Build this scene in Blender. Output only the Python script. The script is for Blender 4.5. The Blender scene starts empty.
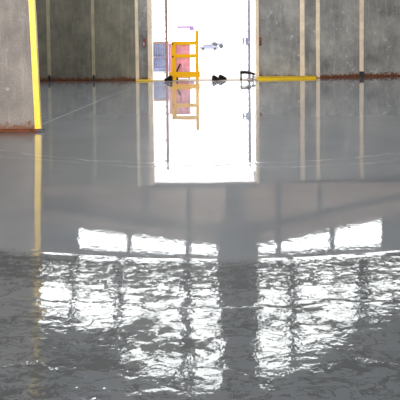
import bpy, bmesh, math, random
from mathutils import Vector, Matrix, noise
random.seed(7)
C = bpy.context.scene.collection
SC = bpy.context.scene

# ------------------------------------------------------------------ camera
H = 1.5; F = 600.0; PITCH = math.radians(2.5); ROLL = math.radians(0.6)
cy = 40 + F*math.tan(PITCH)                      # image row of the optical axis
cam = bpy.data.cameras.new('camera'); co = bpy.data.objects.new('camera', cam); C.objects.link(co)
cam.sensor_width = 36; cam.sensor_fit = 'HORIZONTAL'; cam.lens = F/400*36
cam.shift_y = -(200-cy)/400
cam.clip_end = 2000
M = Matrix.Rotation(math.radians(90)-PITCH, 4, 'X') @ Matrix.Rotation(-ROLL, 4, 'Z')
M.translation = (0, 0, H); co.matrix_world = M
SC.camera = co
R3 = M.to_3x3()
def at(px, py, Y):
    d = R3 @ Vector(((px-200)/F, -(py-cy)/F, -1)); t = Y/d.y
    return Vector((d.x*t, Y, H+d.z*t))
D = 22.6                                         # far wall
S = F/D
def wx(px, Y=D): return (px-200)*Y/F
def rz(py, Y=D): return (py-40)*Y/F - H          # height whose mirror image lands on row py

# ------------------------------------------------------------------ materials
def newmat(name):
    m = bpy.data.materials.new(name); m.use_nodes = True
    return m, m.node_tree, m.node_tree.nodes['Principled BSDF']
def ramp(nt, src, stops):
    r = nt.nodes.new('ShaderNodeValToRGB'); e = r.color_ramp.elements
    while len(e) < len(stops): e.new(0.5)
    for k, (p, c) in zip(e, stops):
        k.position = p; k.color = (*c, 1) if len(c) == 3 else c
    nt.links.new(src, r.inputs[0]); return r.outputs[0]
def nz(nt, scale, detail=4, rough=.55, stretch=(1,1,1), dist=0):
    tc = nt.nodes.new('ShaderNodeTexCoord'); mp = nt.nodes.new('ShaderNodeMapping')
    mp.inputs['Scale'].default_value = stretch
    n = nt.nodes.new('ShaderNodeTexNoise'); n.inputs['Scale'].default_value = scale
    n.inputs['Detail'].default_value = detail; n.inputs['Roughness'].default_value = rough
    n.inputs['Distortion'].default_value = dist
    nt.links.new(tc.outputs['Object'], mp.inputs[0]); nt.links.new(mp.outputs[0], n.inputs['Vector'])
    return n.outputs['Fac']
def mix(nt, f, a, b, mode='MIX'):
    m = nt.nodes.new('ShaderNodeMix'); m.data_type = 'RGBA'; m.blend_type = mode
    if isinstance(f, float): m.inputs[0].default_value = f
    else: nt.links.new(f, m.inputs[0])
    for i, v in ((6, a), (7, b)):
        if isinstance(v, tuple): m.inputs[i].default_value = (*v, 1)
        else: nt.links.new(v, m.inputs[i])
    return m.outputs[2]
def math_(nt, op, a, b=None, c=None, clamp=False):
    m = nt.nodes.new('ShaderNodeMath'); m.operation = op; m.use_clamp = clamp
    for i, v in enumerate((a, b, c)):
        if v is None: continue
        if isinstance(v, (int, float)): m.inputs[i].default_value = v
        else: nt.links.new(v, m.inputs[i])
    return m.outputs[0]
def bump(nt, h, strength, dist, b=None):
    n = nt.nodes.new('ShaderNodeBump'); n.inputs['Strength'].default_value = strength
    n.inputs['Distance'].default_value = dist; nt.links.new(h, n.inputs['Height'])
    return n.outputs[0]
def simple(name, col, rough=.5, metal=0, var=.25, scale=6, bmp=.15):
    m, nt, b = newmat(name)
    f = nz(nt, scale, 5)
    c = ramp(nt, f, [(.3, tuple(x*(1-var) for x in col)), (.7, tuple(min(1, x*(1+var*.5)) for x in col))])
    nt.links.new(c, b.inputs['Base Color']); b.inputs['Roughness'].default_value = rough
    b.inputs['Metallic'].default_value = metal
    if bmp: nt.links.new(bump(nt, nz(nt, scale*6, 3), bmp, .01), b.inputs['Normal'])
    return m
def worn(name, col, dark, speck, scale=2.0, speckamt=.68, rough=.6):
    """cast panel: cloudy tone, vertical scuffs, pale splashes, rust stains creeping up from the foot"""
    m, nt, b = newmat(name)
    c = ramp(nt, nz(nt, scale, 7, .62), [(.3, dark), (.68, col)])
    st = ramp(nt, nz(nt, 5, 4, .6, (1.6, 1, .25)), [(.5, (0,0,0)), (.78, (1,1,1))])
    c = mix(nt, math_(nt, 'MULTIPLY', st, .35), c, speck)
    sp = ramp(nt, nz(nt, 3.3, 6, .7), [(speckamt, (0,0,0)), (speckamt+.06, (1,1,1))])
    c = mix(nt, math_(nt, 'MULTIPLY', sp, .55), c, speck)
    fine = ramp(nt, nz(nt, 45, 3, .6), [(.35, (.78,.78,.78)), (.65, (1.12,1.12,1.12))])
    c = mix(nt, 1.0, c, fine, 'MULTIPLY')
    tc = nt.nodes.new('ShaderNodeNewGeometry'); sx = nt.nodes.new('ShaderNodeSeparateXYZ')
    nt.links.new(tc.outputs['Position'], sx.inputs[0])
    edge = math_(nt, 'MULTIPLY_ADD', nz(nt, 9, 4), .42, -.06)
    r = math_(nt, 'SUBTRACT', edge, sx.outputs[2])
    r = math_(nt, 'MULTIPLY', r, 14, clamp=True)
    c = mix(nt, r, c, (.15, .055, .018))
    nt.links.new(c, b.inputs['Base Color']); b.inputs['Roughness'].default_value = rough
    nt.links.new(bump(nt, nz(nt, 30, 5), .25, .02), b.inputs['Normal'])
    return m

M_part = worn('partition_concrete', (.26, .225, .20), (.12, .103, .092), (.48, .45, .42), 1.6, .62)
M_right = worn('right_concrete', (.46, .445, .42), (.15, .15, .145), (.70, .68, .66), .9, .6)
M_left = worn('left_concrete', (.30, .27, .20), (.13, .125, .095), (.50, .46, .37), 1.2, .62)
M_upper = worn('upper_cladding', (.62, .46, .36), (.30, .22, .17), (.56, .50, .44), .6, .75)
M_gable = worn('gable_cladding', (.15, .15, .145), (.10, .10, .098), (.2, .2, .19), .8, .78)
M_side = worn('side_cladding', (.24, .24, .24), (.17, .17, .17), (.3, .3, .3), .8, .75)
M_batten = simple('tan_batten', (.88, .73, .54), .5, 0, .2, 3)
M_batten_l = simple('tan_batten_dull', (.48, .42, .28), .5, 0, .2, 3)
M_yellow = simple('safety_yellow', (.92, .60, .0), .38, 0, .12, 4, .05)
M_gate = simple('gate_yellow', (1.0, .50, .0), .4, 0, .08, 4, .03)
M_gate.node_tree.nodes['Principled BSDF'].inputs['Specular IOR Level'].default_value = .08
M_steel = simple('dark_steel', (.045, .045, .05), .5, .6, .3, 5)
M_truss = simple('truss_paint', (.075, .072, .07), .6, .2, .3, 5)
M_rust = simple('rusty_steel', (.19, .055, .018), .85, .2, .6, 12, .5)
M_roof = simple('roof_deck', (.10, .105, .11), .7, 0, .2, 1)
M_black = simple('black_leather', (.012, .012, .014), .55, 0, .3, 20, .2)
M_black.node_tree.nodes['Principled BSDF'].inputs['Specular IOR Level'].default_value = .15
M_sole = simple('shoe_sole', (.03, .028, .028), .8, 0, .2, 20)
M_pink = simple('pink_sheet', (.88, .42, .62), .6, 0, .25, 4)
M_brown = simple('weathered_post', (.36, .25, .24), .7, .1, .3, 9)
M_lilac = simple('galvanised', (.30, .28, .42), .55, .2, .3, 8)
M_bluegrey = simple('blue_grey_sheet', (.30, .33, .50), .6, 0, .3, 2)
M_white = simple('white_paint', (.62, .62, .64), .5, 0, .1, 3)
M_glass = simple('dark_glass', (.10, .11, .15), .1, 0, .1, 3, 0)
M_tyre = simple('tyre_rubber', (.03, .03, .035), .8, 0, .1, 3)
M_silver = simple('silver_paint', (.13, .13, .17), .35, .2, .1, 3, 0)
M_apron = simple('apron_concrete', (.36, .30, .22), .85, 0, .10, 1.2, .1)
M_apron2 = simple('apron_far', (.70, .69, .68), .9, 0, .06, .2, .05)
M_hut = simple('pale_cladding', (.55, .53, .47), .7, 0, .08, .4, .05)
M_red = simple('red_latch', (.30, .05, .03), .5, 0, .3, 20)
M_purple = simple('gantry_paint', (.10, .05, .13), .5, 0, .2, 6)
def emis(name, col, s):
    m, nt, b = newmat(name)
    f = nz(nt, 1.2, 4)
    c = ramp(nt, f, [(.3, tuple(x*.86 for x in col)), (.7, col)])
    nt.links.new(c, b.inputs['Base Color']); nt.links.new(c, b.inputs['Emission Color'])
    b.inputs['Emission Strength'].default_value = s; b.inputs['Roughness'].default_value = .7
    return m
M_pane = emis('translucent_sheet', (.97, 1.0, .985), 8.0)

def floor_mat():
    m, nt, b = newmat('wet_grey_coating')
    tc = nt.nodes.new('ShaderNodeNewGeometry'); sx = nt.nodes.new('ShaderNodeSeparateXYZ')
    nt.links.new(tc.outputs['Position'], sx.inputs[0]); X, Y = sx.outputs[0], sx.outputs[1]
    # colour: grey coating, slightly cloudy
    c = ramp(nt, nz(nt, .8, 5, .55), [(.3, (.215, .232, .262)), (.7, (.275, .290, .318))])
    # paler tint along the joints and pressure lines
    wob = math_(nt, 'MULTIPLY_ADD', nz(nt, 2.2, 5, .6), .5, -.25)
    def pulse(e, w):                              # 1 on the line e = 0, falls to 0 at distance w
        return math_(nt, 'SUBTRACT', 1.0, math_(nt, 'DIVIDE', math_(nt, 'ABSOLUTE', e), w), clamp=True)
    def arc(y0, k, x0=.3, wa=1.0):
        dx = math_(nt, 'SUBTRACT', X, x0); q = math_(nt, 'MULTIPLY', math_(nt, 'MULTIPLY', dx, dx), k)
        e = math_(nt, 'SUBTRACT', Y, math_(nt, 'ADD', q, y0))
        return math_(nt, 'ADD', e, math_(nt, 'MULTIPLY', wob, wa))
    # diagonal joint from the partition foot to the left jamb
    p0, p1 = at(40, 126, 10.2), at(126, 89, 18.4)
    def gp(px, py):
        a = at(px, py, 1.0); t = H/(H-a.z); return Vector((a.x*t, t))
    a, b2 = gp(43, 124), gp(140, 84)
    n = Vector((b2.y-a.y, -(b2.x-a.x))).normalized()
    e = math_(nt, 'ADD', math_(nt, 'MULTIPLY', X, n.x), math_(nt, 'MULTIPLY_ADD', Y, n.y, -(n.x*a.x+n.y*a.y)))
    joint = pulse(e, .04)
    ends = math_(nt, 'MULTIPLY', math_(nt, 'LESS_THAN', X, -1.9), math_(nt, 'GREATER_THAN', Y, a.y-.3))
    joint = math_(nt, 'MULTIPLY', joint, ends)
    l1 = pulse(arc(7.2, .115, .3, .7), .05); l2 = pulse(arc(6.98, .09, .5, .9), .045)
    l3 = pulse(arc(3.3, .10, .2, .7), .014); l4 = pulse(arc(4.05, .10, .2, .12), .035)
    l5 = pulse(arc(2.66, .05, .2, .9), .010); l6 = pulse(arc(18.5, .02, -3, .6), .12)
    patch = ramp(nt, nz(nt, 3, 3), [(.42, (.15,.15,.15)), (.6, (1,1,1))])
    lines = math_(nt, 'MULTIPLY', math_(nt, 'MAXIMUM', l1, math_(nt, 'MULTIPLY', l2, .7)), patch)
    c = mix(nt, math_(nt, 'MULTIPLY', joint, .85), c, (.6, .62, .65))
    c = mix(nt, math_(nt, 'MULTIPLY', lines, .6), c, (.6, .62, .65))
    sp = ramp(nt, nz(nt, 60, 2, .5), [(.74, (0,0,0)), (.78, (1,1,1))])
    c = mix(nt, math_(nt, 'MULTIPLY', sp, .35), c, (.55, .57, .58))
    nt.links.new(c, b.inputs['Base Color'])
    b.inputs['Roughness'].default_value = .42
    b.inputs['Specular IOR Level'].default_value = .04
    b.inputs['Coat Weight'].default_value = 1.0; b.inputs['Coat IOR'].default_value = 1.55
    b.inputs['Coat Roughness'].default_value = .012
    # water film: still towards the door, wrinkled in front
    mr = nt.nodes.new('ShaderNodeMapRange'); mr.interpolation_type = 'SMOOTHSTEP'
    mr.inputs['From Min'].default_value = 4.08; mr.inputs['From Max'].default_value = 3.90
    yw = arc(0, .10, .2, .12); nt.links.new(yw, mr.inputs['Value']); wet = mr.outputs[0]
    mr2 = nt.nodes.new('ShaderNodeMapRange'); mr2.interpolation_type = 'SMOOTHSTEP'
    mr2.inputs['From Min'].default_value = 7.2; mr2.inputs['From Max'].default_value = 4.0
    nt.links.new(yw, mr2.inputs['Value']); mid = mr2.outputs[0]
    big = nz(nt, BIG, 2.5, .5, (.75, 1, 1), .6)
    med = nz(nt, MED, 3, .55, (.7, 1, 1), .4)
    fine = nz(nt, FINE, 1.5, .5, (1, .5, 1))
    h = math_(nt, 'MULTIPLY', big, A_BIG)
    h = math_(nt, 'MULTIPLY_ADD', med, A_MED, h)
    h = math_(nt, 'MULTIPLY_ADD', fine, A_FINE, h)
    h = math_(nt, 'MULTIPLY', h, wet)
    h = math_(nt, 'MULTIPLY_ADD', math_(nt, 'MULTIPLY', nz(nt, 20, 3, .55, (1, .6, 1)), A_MID), mid, h)
    h = math_(nt, 'MULTIPLY_ADD', nz(nt, 1.3, 2, .5), A_FAR, h)
    h = math_(nt, 'MULTIPLY_ADD', math_(nt, 'MULTIPLY', lines, 1.0), .0022, h)
    h = math_(nt, 'MULTIPLY_ADD', joint, -.002, h)
    for l, k in ((l3, .0016), (l4, .0012), (l5, .0010), (l6, .0008)):
        h = math_(nt, 'MULTIPLY_ADD', l, k, h)
    bn = bump(nt, h, 1.0, 1.0)
    nt.links.new(bn, b.inputs['Coat Normal']); nt.links.new(bn, b.inputs['Normal'])
    # the film breaks up into flecks and streaks in front
    f1 = nz(nt, 22, 4, .85, (.5, .8, 1), .6); f2 = nz(nt, 2.6, 4, .6, (.5, 1.1, 1), .4)
    th = math_(nt, 'MULTIPLY_ADD', f2, -.95, .88)
    zone = pulse(arc(3.84, .10, .2, .12), .30)
    th = math_(nt, 'MAXIMUM', th, math_(nt, 'MULTIPLY', math_(nt, 'GREATER_THAN', zone, .05), .505))
    th = math_(nt, 'MULTIPLY_ADD', math_(nt, 'SUBTRACT', 1.0, wet), -.17, th)
    g = math_(nt, 'MULTIPLY', math_(nt, 'SUBTRACT', f1, th), 22, clamp=True)
    f3 = nz(nt, 6.5, 6, .68, (.45, 1, 1), .8)
    rid = math_(nt, 'MULTIPLY', math_(nt, 'SUBTRACT', math_(nt, 'ABSOLUTE', math_(nt, 'SUBTRACT', f3, .5)), .007), 90, clamp=True)
    g = math_(nt, 'MULTIPLY', g, math_(nt, 'MAXIMUM', rid, math_(nt, 'SUBTRACT', 1.0, wet)))
    reach = math_(nt, 'MAXIMUM', wet, mid)
    cw = math_(nt, 'SUBTRACT', 1.0, math_(nt, 'MULTIPLY', math_(nt, 'SUBTRACT', 1.0, g), math_(nt, 'MULTIPLY', reach, .93)))
    nt.links.new(cw, b.inputs['Coat Weight'])
    c = mix(nt, math_(nt, 'MULTIPLY', wet, .55), c, (.13, .14, .143))
    nt.links.new(mix(nt, cw, (.09, .097, .10), c), b.inputs['Base Color'])
    return m
BIG, MED, FINE = 5.0, 19.0, 50.0
A_BIG, A_MED, A_FINE, A_MID, A_FAR = .0024, .0007, .00018, .00045, .0006
M_floor = floor_mat()

# ------------------------------------------------------------------ mesh helpers
class MB:
    def __init__(s): s.bm = bmesh.new()
    def _bev(s, geom, bevel, seg=2):
        if bevel:
            es = {e for v in geom for e in v.link_edges}
            bmesh.ops.bevel(s.bm, geom=list(es), offset=bevel, segments=seg, affect='EDGES', profile=.5)
    def box(s, a, b, bevel=0, rot=None):
        a, b = Vector(a), Vector(b); c = (a+b)/2; d = b-a
        mt = Matrix.Translation(c)
        if rot is not None: mt = mt @ rot
        mt = mt @ Matrix.Diagonal((abs(d.x), abs(d.y), abs(d.z), 1))
        r = bmesh.ops.create_cube(s.bm, size=1, matrix=mt); s._bev(r['verts'], bevel); return s
    def tube(s, p, q, r, r2=None, n=12):
        p, q = Vector(p), Vector(q); d = q-p
        mt = Matrix.Translation((p+q)/2) @ d.to_track_quat('Z', 'Y').to_matrix().to_4x4()
        bmesh.ops.create_cone(s.bm, cap_ends=True, segments=n, radius1=r, radius2=r if r2 is None else r2, depth=d.length, matrix=mt); return s
    def bar(s, p, q, w, t, bevel=0):               # rectangular bar between two points
        p, q = Vector(p), Vector(q); d = q-p
        mt = Matrix.Translation((p+q)/2) @ d.to_track_quat('Z', 'Y').to_matrix().to_4x4() @ Matrix.Diagonal((w, t, d.length, 1))
        r = bmesh.ops.create_cube(s.bm, size=1, matrix=mt); s._bev(r['verts'], bevel); return s
    def prism(s, pts, y0, y1, bevel=0):            # polygon in x,z extruded along y
        lo = [s.bm.verts.new((x, y0, z)) for x, z in pts]; hi = [s.bm.verts.new((x, y1, z)) for x, z in pts]
        n = len(pts); s.bm.faces.new(lo); s.bm.faces.new(hi[::-1])
        for i in range(n): s.bm.faces.new((lo[i], hi[i], hi[(i+1) % n], lo[(i+1) % n]))
        bmesh.ops.recalc_face_normals(s.bm, faces=s.bm.faces)
        s._bev(lo+hi, bevel); return s
    def loft(s, rings):
        vs = [[s.bm.verts.new(p) for p in r] for r in rings]; n = len(vs[0])
        for a, b in zip(vs, vs[1:]):
            for i in range(n): s.bm.faces.new((a[i], a[(i+1) % n], b[(i+1) % n], b[i]))
        s.bm.faces.new(vs[0][::-1]); s.bm.faces.new(vs[-1])
        bmesh.ops.recalc_face_normals(s.bm, faces=s.bm.faces); return s
    def move(s, v): bmesh.ops.translate(s.bm, verts=s.bm.verts, vec=v); return s
    def build(s, name, mat, parent=None, smooth=False):
        me = bpy.data.meshes.new(name); s.bm.to_mesh(me); s.bm.free(); me.materials.append(mat)
        if smooth:
            for p in me.polygons: p.use_smooth = True
        o = bpy.data.objects.new(name, me); C.objects.link(o)
        if parent: o.parent = parent
        return o
def struct(o): o['kind'] = 'structure'; return o
def tag(o, label, cat, group=None):
    o['label'] = label; o['category'] = cat
    if group: o['group'] = group
    return o
def thing(name, label, cat, loc, rz_=0, group=None):
    o = bpy.data.objects.new(name, None); C.objects.link(o); o.location = loc; o.rotation_euler = (0, 0, rz_)
    return tag(o, label, cat, group)
TN = [0]
def trim(mb, mat):
    TN[0] += 1; return struct(mb.build('trim_%d' % TN[0], mat))

# ------------------------------------------------------------------ shell
XL, XR, YB = -9.6, 9.8, -12.0
JL, JR = wx(152, 22.4), wx(256.5, 22.4)           # clear opening
DH = rz(185)                                     # door head
SILL = at(200, 81.4, 10); SILL = 10*H/(H-SILL.z)  # depth where the coating stops at the door
fl = MB()
fl.box((XL, YB, -.2), (XR, SILL, 0)); fl.box((XL, SILL, -.2), (JL-.02, D, 0)); fl.box((JR+.02, SILL, -.2), (XR, 24.6, 0))
struct(fl.build('floor', M_floor))

# left far wall, right far wall (the right one recedes a little)
w = MB().box((XL, D, 0), (JL-.42, D+.3, DH)); struct(w.build('wall_back_left', M_left))
yr = 24.0
def ry(x): return D-.02 + (x-JR)*.17              # right wall plane
w = MB(); pts = [(JR+.06, ry(JR+.06)), (XR, ry(XR)), (XR, ry(XR)+.3), (JR+.06, ry(JR)+.3)]
w.loft([[(x, y, 0) for x, y in pts], [(x, y, DH) for x, y in pts]]); struct(w.build('wall_back_right', M_right))
struct(MB().box((JR+.06, D-.0, DH), (XR, 24.7, DH+.3)).build('wall_back_ledge', M_upper))
# lintel and gable over it, on the wall line
ridge = 1.3
def roofz(x): return 13.0 - abs(x-ridge)*.22
band = [(wx(p), rz(y)) for p, y in ((460, 206), (382, 224), (235, 248), (75, 229), (-70, 208))]
w = MB().prism([(XL, DH), (XR, DH), (XR, band[0][1])] + band[1:4] + [(XL, band[-1][1])], D, D+.3)
struct(w.build('wall_back_frieze', M_upper))
w = MB().prism([(XL, band[-1][1])] + band[3:0:-1] + [(XR, band[0][1]), (XR, roofz(XR)), (ridge, roofz(ridge)), (XL, roofz(XL))], D, D+.3)
struct(w.build('wall_back_gable', M_gable))
w = MB().box((XL-.3, YB, 0), (XL, D+.3, roofz(XL))); struct(w.build('wall_left', M_side))
w = MB().box((XR, YB, 0), (XR+.3, 24.9, roofz(XR))); struct(w.build('wall_right', M_side))
# wall behind the camera: a big open doorway on the left of it
w = MB().box((XL, YB-.3, 0), (-8.5, YB, 10)).box((.5, YB-.3, 0), (XR, YB, 10)).box((XL, YB-.3, 7), (XR, YB, 10.4))
struct(w.build('wall_front', M_side))
w = MB().prism([(XL-.3, roofz(XL)-.0), (ridge, roofz(ridge)), (XR+.3, roofz(XR)), (XR+.3, roofz(XR)+.25), (ridge, roofz(ridge)+.25), (XL-.3, roofz(XL)+.25)], YB-.3, 24.9)
struct(w.build('ceiling', M_roof))
# partition on the left, its end protected by a yellow angle
PX = at(40.3, 128, 10).x
LEAN = .028                                      # the end of the partition leans a little
def slab(x0, x1, y0, y1, z0, z1, l0=LEAN, l1=LEAN):
    m = MB(); m.loft([[(x0-l0*z, y0, z), (x1-l1*z, y0, z), (x1-l1*z, y1, z), (x0-l0*z, y1, z)] for z in (z0, z1)]); return m
struct(slab(XL, PX-.06, 10, 10.06, 0, 9.5, 0).build('wall_partition', M_part))
trim(slab(PX-.085, PX+.012, 9.985, 10.005, .035, 8.5), M_yellow)
trim(slab(PX-.004, PX+.012, 10.005, 10.07, .035, 8.5), M_yellow)
# rusty floor channel the partition stands in
t = MB().box((XL, 9.93, 0), (PX+.07, 9.985, .045), .006); trim(t, M_rust)
t = MB().box((PX-.03, 9.90, 0), (PX+.10, 9.93, .05), .006); trim(t, M_steel)
# battens
for p0, p1, mt in ((47.5, 51, M_batten_l), (92, 95.3, M_batten_l)):
    x0, x1 = at(p0, 60, D).x, at(p1, 60, D).x
    trim(MB().box((x0, D-.04, .18), (x1, D+.0, DH), .006), mt)
    trim(MB().box((x0+.03, D-.06, 0), (x1-.03, D, .24), .006), M_steel)
for p0, p1 in ((300, 304.5), (316, 319.8), (359.5, 363.4)):
    xa = at(p0, 60, D+.2).x; y = ry(xa); xa, xb = at(p0, 60, y).x, at(p1, 60, y).x
    trim(MB().box((xa, y-.045, .02), (xb, y+.02, DH), .006), M_batten)
    if p0 > 350: trim(MB().box((xa-.01, y-.06, 0), (xb+.01, y, .22), .006), M_steel)
# left jamb: batten, narrow panel, edge post
x0, x1, x2, x3 = [at(p, 60, 22.45).x for p in (135.6, 139, 148, 152.4)]
t = MB().box((x0, 22.42, .02), (x1, D, DH), .006); trim(t, M_batten)
w = MB().box((x1, 22.50, 0), (x2, D+.3, DH)); struct(w.build('wall_jamb_left', M_right))
t = MB().box((x2, 22.40, .02), (x3, D+.3, DH), .008); trim(t, M_batten)
# right jamb post
xr0, xr1 = [at(p, 60, 22.45).x for p in (255.8, 259)]
t = MB().box((xr0, 22.42, .02), (xr1, D+.3, DH), .008); trim(t, M_batten)
t = MB().box((x2, 22.46, DH-.02), (xr1, D+.02, DH+.12), .01); trim(t, M_truss)
# latches on both jambs
for xx, s in ((x1+.20, 1), (xr1+.06, 1)):
    t = thing('door_latch', '', 'latch', (xx, 22.5 if xx < 0 else 22.585, 1.42))
    MB().box((-.05, -.07, -.16), (.05, -.0, .16), .01).build('plate', M_red, t)
    MB().tube((0, -.14, -.05), (0, -.05, -.05), .022).tube((0, -.13, -.12), (0, -.13, .02), .016).build('bolt_handle', M_steel if xx > 0 else M_white, t)
    t['label'] = ('rusty red latch on the narrow panel left of the doorway' if xx < 0 else 'dark red latch on the right jamb of the doorway')
# rusty skirting rails and yellow kerbs
t = MB().box((XL, D-.05, 0), (x0, D+.01, .045), .006); trim(t, M_rust)
t = MB()
pts = [(xr1, ry(xr1)-.06), (XR, ry(XR)-.06), (XR, ry(XR)+.01), (xr1, ry(xr1)+.01)]
t.loft([[(x, y, 0) for x, y in pts], [(x, y, .045) for x, y in pts]]); trim(t, M_rust)
ka, kb = at(257, 79, 22.2).x, at(320.5, 78, 22.2).x
t = MB(); yk0, yk1 = 22.14, 22.52
t.loft([[(ka, yk0, 0), (kb-.1, yk0+.25, 0), (kb, yk1+.25, 0), (ka, yk1, 0)], [(ka, yk0+.02, .06), (kb-.12, yk0+.29, .055), (kb-.02, yk1+.25, .10), (ka, yk1, .12)]])
tag(t.build('yellow_kerb', M_yellow), 'long low yellow kerb at foot of the grey wall right of doorway', 'kerb')
ka, kb = at(136, 80, 22.1).x, at(152.5, 80, 22.1).x
t = MB().box((ka, 22.05, 0), (kb, 22.40, .055), .015)
tag(t.build('yellow_kerb', M_yellow), 'short yellow kerb at foot of the narrow panel left of doorway', 'kerb')
# sill
t = MB().box((JL-.02, SILL-.03, -.01), (JR+.02, SILL+.03, .006), .002); trim(t, simple('sill_strip', (.34, .25, .24), .6))

# ------------------------------------------------------------------ gable glazing (seen only in the floor)
WN = [0]
def lerp(a, b, t): return a+(b-a)*t
def pane(px0, px1, lo, hi, tiers=()):
    """lo, hi: (px,row) pairs giving the lower and upper edge heights"""
    WN[0] += 1
    f = lambda e, p: rz(lerp(e[0][1], e[1][1], (p-e[0][0])/(e[1][0]-e[0][0])))
    X0, X1 = wx(px0), wx(px1)
    q = [(X0, f(lo, px0)), (X1, f(lo, px1)), (X1, f(hi, px1)), (X0, f(hi, px0))]
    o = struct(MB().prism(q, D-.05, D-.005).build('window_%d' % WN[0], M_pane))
    fr = MB()
    for i in range(4):
        a, b = q[i], q[(i+1) % 4]
        fr.bar((a[0], D-.06, a[1]), (b[0], D-.06, b[1]), .07, .08)
    for tz in tiers:
        za = tz; fr.box((X0, D-.08, za-.06), (X1, D-.04, za+.06))
    fr.build('window_frame', M_truss, o)
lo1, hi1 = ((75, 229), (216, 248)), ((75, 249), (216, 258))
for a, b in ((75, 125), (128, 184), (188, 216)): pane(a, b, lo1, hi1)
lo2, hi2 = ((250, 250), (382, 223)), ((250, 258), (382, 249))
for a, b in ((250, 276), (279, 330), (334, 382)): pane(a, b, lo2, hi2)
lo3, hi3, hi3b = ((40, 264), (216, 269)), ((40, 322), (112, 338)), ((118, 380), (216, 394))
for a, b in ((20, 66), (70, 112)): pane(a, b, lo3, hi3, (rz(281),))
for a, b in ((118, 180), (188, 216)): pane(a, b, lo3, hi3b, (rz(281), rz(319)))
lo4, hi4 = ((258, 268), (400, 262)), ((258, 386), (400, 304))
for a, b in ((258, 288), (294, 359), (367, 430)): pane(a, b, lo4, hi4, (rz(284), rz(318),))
# columns, arched bottom chord and struts
trim(MB().box((wx(224), D-.35, DH+.12), (wx(241), D-.12, 12.7), .02).box((wx(217), D-.10, DH+1.5), (wx(257), D-.02, 12.6)), M_truss)
for a, b in ((142, 226), (185, 243), (275, 244), (317, 226)): trim(MB().box((wx(a), D-.16, DH+.12), (wx(a+4), D-.02, rz(b))), M_truss)
arch = [(wx(p), rz(y)) for p, y in ((0, 196), (60, 208), (130, 222), (235, 234), (330, 214), (400, 198), (440, 186))]
t = MB()
for (a, b) in zip(arch, arch[1:]): t.bar((a[0], D-.2, a[1]), (b[0], D-.2, b[1]), .12, .16)
trim(t, M_truss)
# roof purlins and rafters
for yy in (17.5, 12.5, 7.5, 2.5, -3, -8):
    t = MB()
    for xa, xb in ((XL, ridge), (ridge, XR)): t.bar((xa, yy, roofz(xa)-.2), (xb, yy, roofz(xb)-.2), .2, .4)
    trim(t, M_truss)

# ------------------------------------------------------------------ outside ground
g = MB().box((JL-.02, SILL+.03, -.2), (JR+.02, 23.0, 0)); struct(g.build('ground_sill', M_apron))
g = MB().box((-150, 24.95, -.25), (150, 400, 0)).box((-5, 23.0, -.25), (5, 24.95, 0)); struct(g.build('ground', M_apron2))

# yellow swing gate in the opening
gy = 22.2
def gpnt(px, py, Y=gy): return at(px, py, Y)
gl, gr = gpnt(172, 60).x, gpnt(199, 60).x
zt, zm, zk0, zk1 = gpnt(180, 43.2).z, gpnt(180, 56).z, gpnt(180, 77.4).z, gpnt(180, 71.8).z
zp = gpnt(198, 30.5).z
g = thing('safety_gate', 'yellow steel safety gate with two rails and a kick plate in the doorway', 'gate', (gl, gy, 0))
W = gr-gl
MB().box((-.02, -.03, .03), (.15, .03, zt+.035), .008).build('hinge_post', M_gate, g)
MB().box((W-.13, -.03, .03), (W-.01, .03, zp), .008).build('latch_post', M_gate, g)
MB().box((0, -.025, zt-.07), (W-.03, .025, zt+.07), .008).build('rail', M_gate, g)
MB().box((0, -.025, zm-.07), (W-.03, .025, zm+.07), .008).build('rail', M_gate, g)
MB().box((-.12, -.035, zk0), (W+.03, -.02, zk1), .004).build('kick_plate', M_gate, g)
for z in (zt, zm): MB().box((-.0, -.05, z-.05), (.06, -.026, z+.01), .008).build('hinge', M_rust, g)

# pink sheet leaning behind gate, with two dark tools in front of it
Yp = 23.15
a, b = at(168.5, 45, Yp), at(190, 45, Yp)
t = thing('pink_sheet', 'pink corrugated sheet standing just behind the yellow gate', 'panel', (a.x, Yp, 0))
s = MB(); n = 22; Wp = b.x-a.x; zt2 = at(180, 44, Yp).z
ring = lambda z: [(Wp*i/n, .012*math.sin(i*math.pi/2), z) for i in range(n+1)] + [(Wp*(n-i)/n, .012*math.sin((n-i)*math.pi/2)+.01, z) for i in range(n+1)]
s.loft([ring(.03), ring(zt2)]); s.build('sheet', M_pink, t)
for fx in (.02, Wp-.07): MB().box((fx, -.05, .0), (fx+.05, .05, .035)).build('foot', M_brown, t)
MB().box((-.02, -.03, zt2-.02), (Wp+.02, .03, zt2+.02), .006).build('top_channel', M_pink, t)
a = at(176, 71, 22.55)
t = thing('broom', 'short dark brush leaning on the pink sheet behind the gate', 'brush', (a.x, 22.6, 0))
MB().tube((.02, .0, .32), (.16, .12, .60), .03).build('handle', M_black, t)
s = MB(); s.loft([[(-.08, -.05, 0), (.08, -.05, 0), (.08, .06, 0), (-.08, .06, 0)], [(-.04, -.03, .33), (.07, -.03, .40), (.07, .04, .40), (-.04, .04, .33)]]); s.build('bristles', M_black, t)
a = at(181, 61, 22.6)
# slotted posts on each side of the doorway, outside
def post(px, ptop, Y, lab, mat, side, fuzzy):
    b0 = at(px, 79, Y); h = at(px, ptop, Y).z
    t = thing('slotted_post', lab, 'post', (b0.x, Y, 0))
    MB().box((-.05, -.03, 0), (.05, .03, h), .006).build('upright', mat, t)
    MB().box((-.10, -.09, 0), (.10, .09, .02), .004).build('base_plate', mat, t)
    k = 0; z = .25
    while z < h-.05:
        MB().tube((side*.03, 0, z), (side*.13, 0, z+.03), .02, n=8).build('peg', mat, t); z += .26; k += 1
    return t
post(167, -12, 22.95, 'brown pegged steel post beside the yellow gate', M_brown, -1, 0)
post(249.4, -10, 23.0, 'pale lilac pegged steel post near the right jamb', M_lilac, -1, 0)
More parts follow.
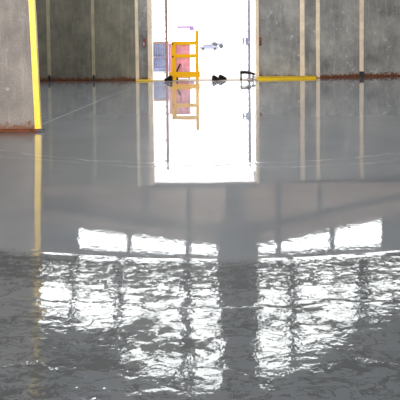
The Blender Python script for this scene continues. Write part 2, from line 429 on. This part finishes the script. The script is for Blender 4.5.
# tie wires from the jambs to the posts
for (pa, pb, y0, lab) in ((153, 165.5, 16.2, 'thin wire tied from left jamb to the brown post'), (250.5, 256, 16.2, 'thin wire tied from right jamb to the lilac post')):
    p, q = at(pa, y0, 22.75), at(pb, y0, 22.90)
    t = MB().tube(p, q, .012, n=8); tag(t.build('tie_wire', M_brown), lab, 'wire')
# control box on lilac post
p = at(248, 41, 22.9)
t = thing('socket_box', 'blue grey socket box strapped to the lilac post', 'box', (p.x, 22.89, p.z))
MB().box((-.10, -.06, -.13), (.10, .05, .13), .015).build('housing', M_bluegrey, t)
MB().box((-.22, -.03, -.12), (-.15, .03, .12), .01).build('side_socket', M_bluegrey, t)
MB().box((-.17, -.02, -.01), (-.08, .02, .02)).build('bracket', M_bluegrey, t)
MB().tube((.04, -.09, -.05), (.04, -.05, -.05), .03).build('plug', M_white, t)

# shoes
def shoe(loc, rz_, lab, L=.29, grp=None, hi=.105):
    t = thing('shoe', lab, 'shoe', loc, rz_, grp); t.scale = (1.25, 1.0, 1.75)
    def ring(y, w_, z0, z1, n=12):
        return [(w_*math.cos(2*math.pi*i/n), y, z0+(z1-z0)*(.5+.5*math.sin(2*math.pi*i/n))) for i in range(n)]
    L2 = L/2
    u = MB(); u.loft([ring(-L2, .018, .02, .04), ring(-L2*.9, .035, .018, .055), ring(-L2*.6, .047, .018, .07), ring(-L2*.2, .045, .018, .085),
                      ring(L2*.1, .040, .018, hi), ring(L2*.45, .036, .018, hi+.015), ring(L2*.8, .034, .018, hi+.01), ring(L2, .022, .02, hi-.01)])
    u.build('upper', M_black, t, True)
    s = MB(); s.loft([[(x*1.06, y*1.0, z) for x, y in [(.018, -L2), (.045, -L2*.75), (.052, -L2*.4), (.040, 0), (.040, L2*.6), (.028, L2), (-.028, L2), (-.040, L2*.6), (-.040, 0), (-.052, -L2*.4), (-.045, -L2*.75), (-.018, -L2)]] for z in (0, .024)])
    s.build('sole', M_sole, t)
    MB().tube((-.02, -L2*.1, .088), (.02, -L2*.02, .094), .006, n=6).tube((-.02, -L2*.3, .08), (.02, -L2*.22, .084), .006, n=6).build('laces', M_sole, t)
    return t
p = at(217.5, 81.5, 22.15)
shoe((p.x-.06, 22.02, 0), math.radians(70), 'black shoe on the sill, left one of the pair mid-doorway', .30)
p = at(222, 81.5, 22.15)
shoe((p.x+.03, 22.36, 0), math.radians(115), 'black shoe on the sill, right one of the pair mid-doorway', .32)
p = at(170, 81, 22.0)
shoe((p.x-.06, 22.02, 0), math.radians(-75), 'dark shoe lying at the foot of the yellow gate', .30)
# folding step stool with black seat
p = at(247.5, 80, 22.2)
t = thing('step_stool', 'low black-topped stool with bent seat beside the right jamb', 'stool', (p.x, 22.25, 0))
s = MB(); s.loft([[(x, -.14, z0), (x, .14, z0), (x, .14, z1), (x, -.14, z1)] for x, z0, z1 in ((-.27, .24, .31), (-.24, .23, .34), (-.1, .235, .34), (.08, .22, .31), (.25, .19, .26), (.28, .18, .22))]); s.build('seat', M_black, t)
MB().tube((-.22, 0, .37), (-.10, 0, .41), .012, n=8).tube((-.10, 0, .41), (.02, 0, .36), .012, n=8).tube((.02, 0, .36), (.04, 0, .30), .012, n=8).tube((-.22, 0, .37), (-.23, 0, .32), .012, n=8).build('handle', M_black, t)
for sx_ in (-.235, .21):
    for sy in (-.1, .1): MB().box((sx_-.024, sy-.02, 0), (sx_+.024, sy+.02, .25 if sx_ < 0 else .22), .004).build('leg', M_black if sx_ < 0 else M_lilac, t)
MB().box((.0, -.12, .045), (.24, .12, .07), .005).build('lower_step', M_lilac, t)

# blue-grey container / fence left outside
def cont(px0, px1, py0, Y, name, lab, cat, mat):
    a, b = at(px0, py0, Y), at(px1, py0, Y)
    t = thing(name, lab, cat, (a.x, Y, 0)); W = b.x-a.x; h = a.z
    s = MB(); n = 24
    lo = [(W*i/n, .05*(i % 2), .15) for i in range(n+1)] + [(W, 2.2, .15), (0, 2.2, .15)]
    s.loft([lo, [(x, y, h-.1) for x, y, z in lo]]); s.build('corrugated_body', mat, t)
    MB().box((-.08, -.06, h-.12), (W+.08, 2.3, h), .02).build('top_rail', M_brown, t)
    MB().box((-.08, -.06, .0), (W+.08, 2.3, .17), .02).build('bottom_rail', mat, t)
    MB().box((-.02, -.09, h*.45), (W+.02, -.05, h*.45+.08), .01).build('side_rail', M_lilac, t)
    return t
cont(140, 166.5, 41.8, 29, 'container', 'blue grey corrugated container outside, left of the yellow gate', 'container', M_bluegrey)
# gantry
Yg = 60
p, q = at(178, 27, Yg), at(194, 26, Yg)
t = thing('gantry', 'distant gantry with dark purple beam and pale legs', 'gantry', (p.x, Yg, 0)); W = q.x-p.x
MB().box((-.1, -.12, p.z-.12), (W, .12, p.z+.1), .02).build('beam', M_purple, t)
MB().box((W-.45, -.2, p.z-.35), (W, .2, p.z-.1), .02).build('hoist', M_purple, t)
for x in (0, W-.1): MB().box((x, -.08, 0), (x+.12, .08, p.z-.1), .01).build('leg', M_white, t)
# vehicles far away
def car(px0, px1, py, Y, lab, mat, body_h=.75, cab=.6, name='car', rz_=0):
    a, b = at(px0, py, Y), at(px1, py, Y); L = b.x-a.x
    t = thing(name, lab, 'car', (a.x, Y, 0), rz_); k = L/4.2
    s = MB(); s.prism([(0, .3*k), (0, .75*k), (.7*k, .88*k), (1.2*k, 1.35*k), (2.6*k, 1.38*k), (3.2*k, .95*k), (4.1*k, .78*k), (4.2*k, .4*k), (4.1*k, .28*k)], 0, 1.6*k, .05*k); s.build('body', mat, t)
    MB().prism([(.95*k, .92*k), (1.28*k, 1.27*k), (2.5*k, 1.29*k), (2.95*k, .95*k)], -.015, .03).build('side_window', M_glass, t)
    for x in (.85*k, 3.35*k):
        for y in (.05*k, 1.55*k): MB().tube((x, y-.09*k, .32*k), (x, y+.09*k, .32*k), .32*k, n=20).build('wheel', M_tyre, t)
car(199, 219, 50, 85, 'silver car parked far out, right of the yellow gate', M_silver)
car(191, 199, 50, 95, 'pale car parked far out, half behind the gate post', M_white)
# airplane-tug like dark piece: small tractor
Yt = 90
p = at(214, 47, Yt)
t = thing('tractor', 'small dark tractor far out, above the silver car', 'tractor', (p.x, Yt+14, 0))
MB().box((0, 0, .5), (1.9, 1.2, 1.0), .1).build('bonnet', M_silver, t)
MB().box((.1, .1, 1.0), (.9, 1.1, 1.7), .05).build('cab', M_bluegrey, t)
for x, r in ((.4, .55), (1.6, .38)):
    for y in (0, 1.2): MB().tube((x, y-.1, r), (x, y+.1, r), r, n=20).build('wheel', M_tyre, t)
# long pale building on the horizon
a, b = at(196, 40, 130), at(256, 40, 130)
t = thing('low_building', 'long cream building on the horizon behind the lilac post', 'building', (a.x, 130, 0)); W = b.x-a.x+6
MB().box((0, 0, 0), (W, 8, 3.4), .05).build('wall', M_hut, t)
MB().prism([(-.3, 3.4), (W+.3, 3.4), (W, 4.1), (0, 4.1)], -.3, 8.3).build('roof', M_white, t)
for i in range(4): MB().box((2+i*3.2, -.05, .0), (3.6+i*3.2, .02, 2.3)).build('door', M_hut, t)

# ------------------------------------------------------------------ light
wd = bpy.data.worlds.new('sky'); SC.world = wd; wd.use_nodes = True
bg = wd.node_tree.nodes['Background']; bg.inputs[0].default_value = (.97, .985, 1.0, 1); bg.inputs[1].default_value = 4.2
def area(name, loc, rot, sx_, sy_, power, col):
    l = bpy.data.lights.new(name, 'AREA'); l.shape = 'RECTANGLE'; l.size = sx_; l.size_y = sy_; l.energy = power; l.color = col
    o = bpy.data.objects.new(name, l); C.objects.link(o); o.location = loc; o.rotation_euler = rot; return o
# daylight coming in through the open doorway behind the camera
area('rear_doorway_daylight', (-4.0, YB-.1, 3.6), (math.radians(90), 0, math.radians(0)), 8.6, 6.6, 5200, (1, .97, .93))
# two unseen fill lamps, added under the roof to brighten the left floor
for yy in (12.0, 18.0):
    area('left_floor_fill', (-3.8, yy, 10.3), (0, 0, 0), 1.2, 1.2, 330, (.95, .98, 1))
    trim(MB().box((-4.5, yy-.7, 10.33), (-3.1, yy+.7, 10.45), .02).tube((-3.8, yy, 10.45), (-3.8, yy, roofz(-3.8)), .03), M_steel)  # housing and hanger put in with the added fill lamps
sun = bpy.data.lights.new('sun', 'SUN'); sun.energy = 6; sun.angle = .02; so = bpy.data.objects.new('sun', sun); C.objects.link(so)
so.rotation_euler = (math.radians(-40), math.radians(12), 0)
so.rotation_euler = (math.radians(35), math.radians(15), 0)

vs = SC.view_settings; vs.view_transform = 'Standard'; vs.look = 'None'; vs.gamma = 1; vs.use_curve_mapping = False; vs.exposure = 0
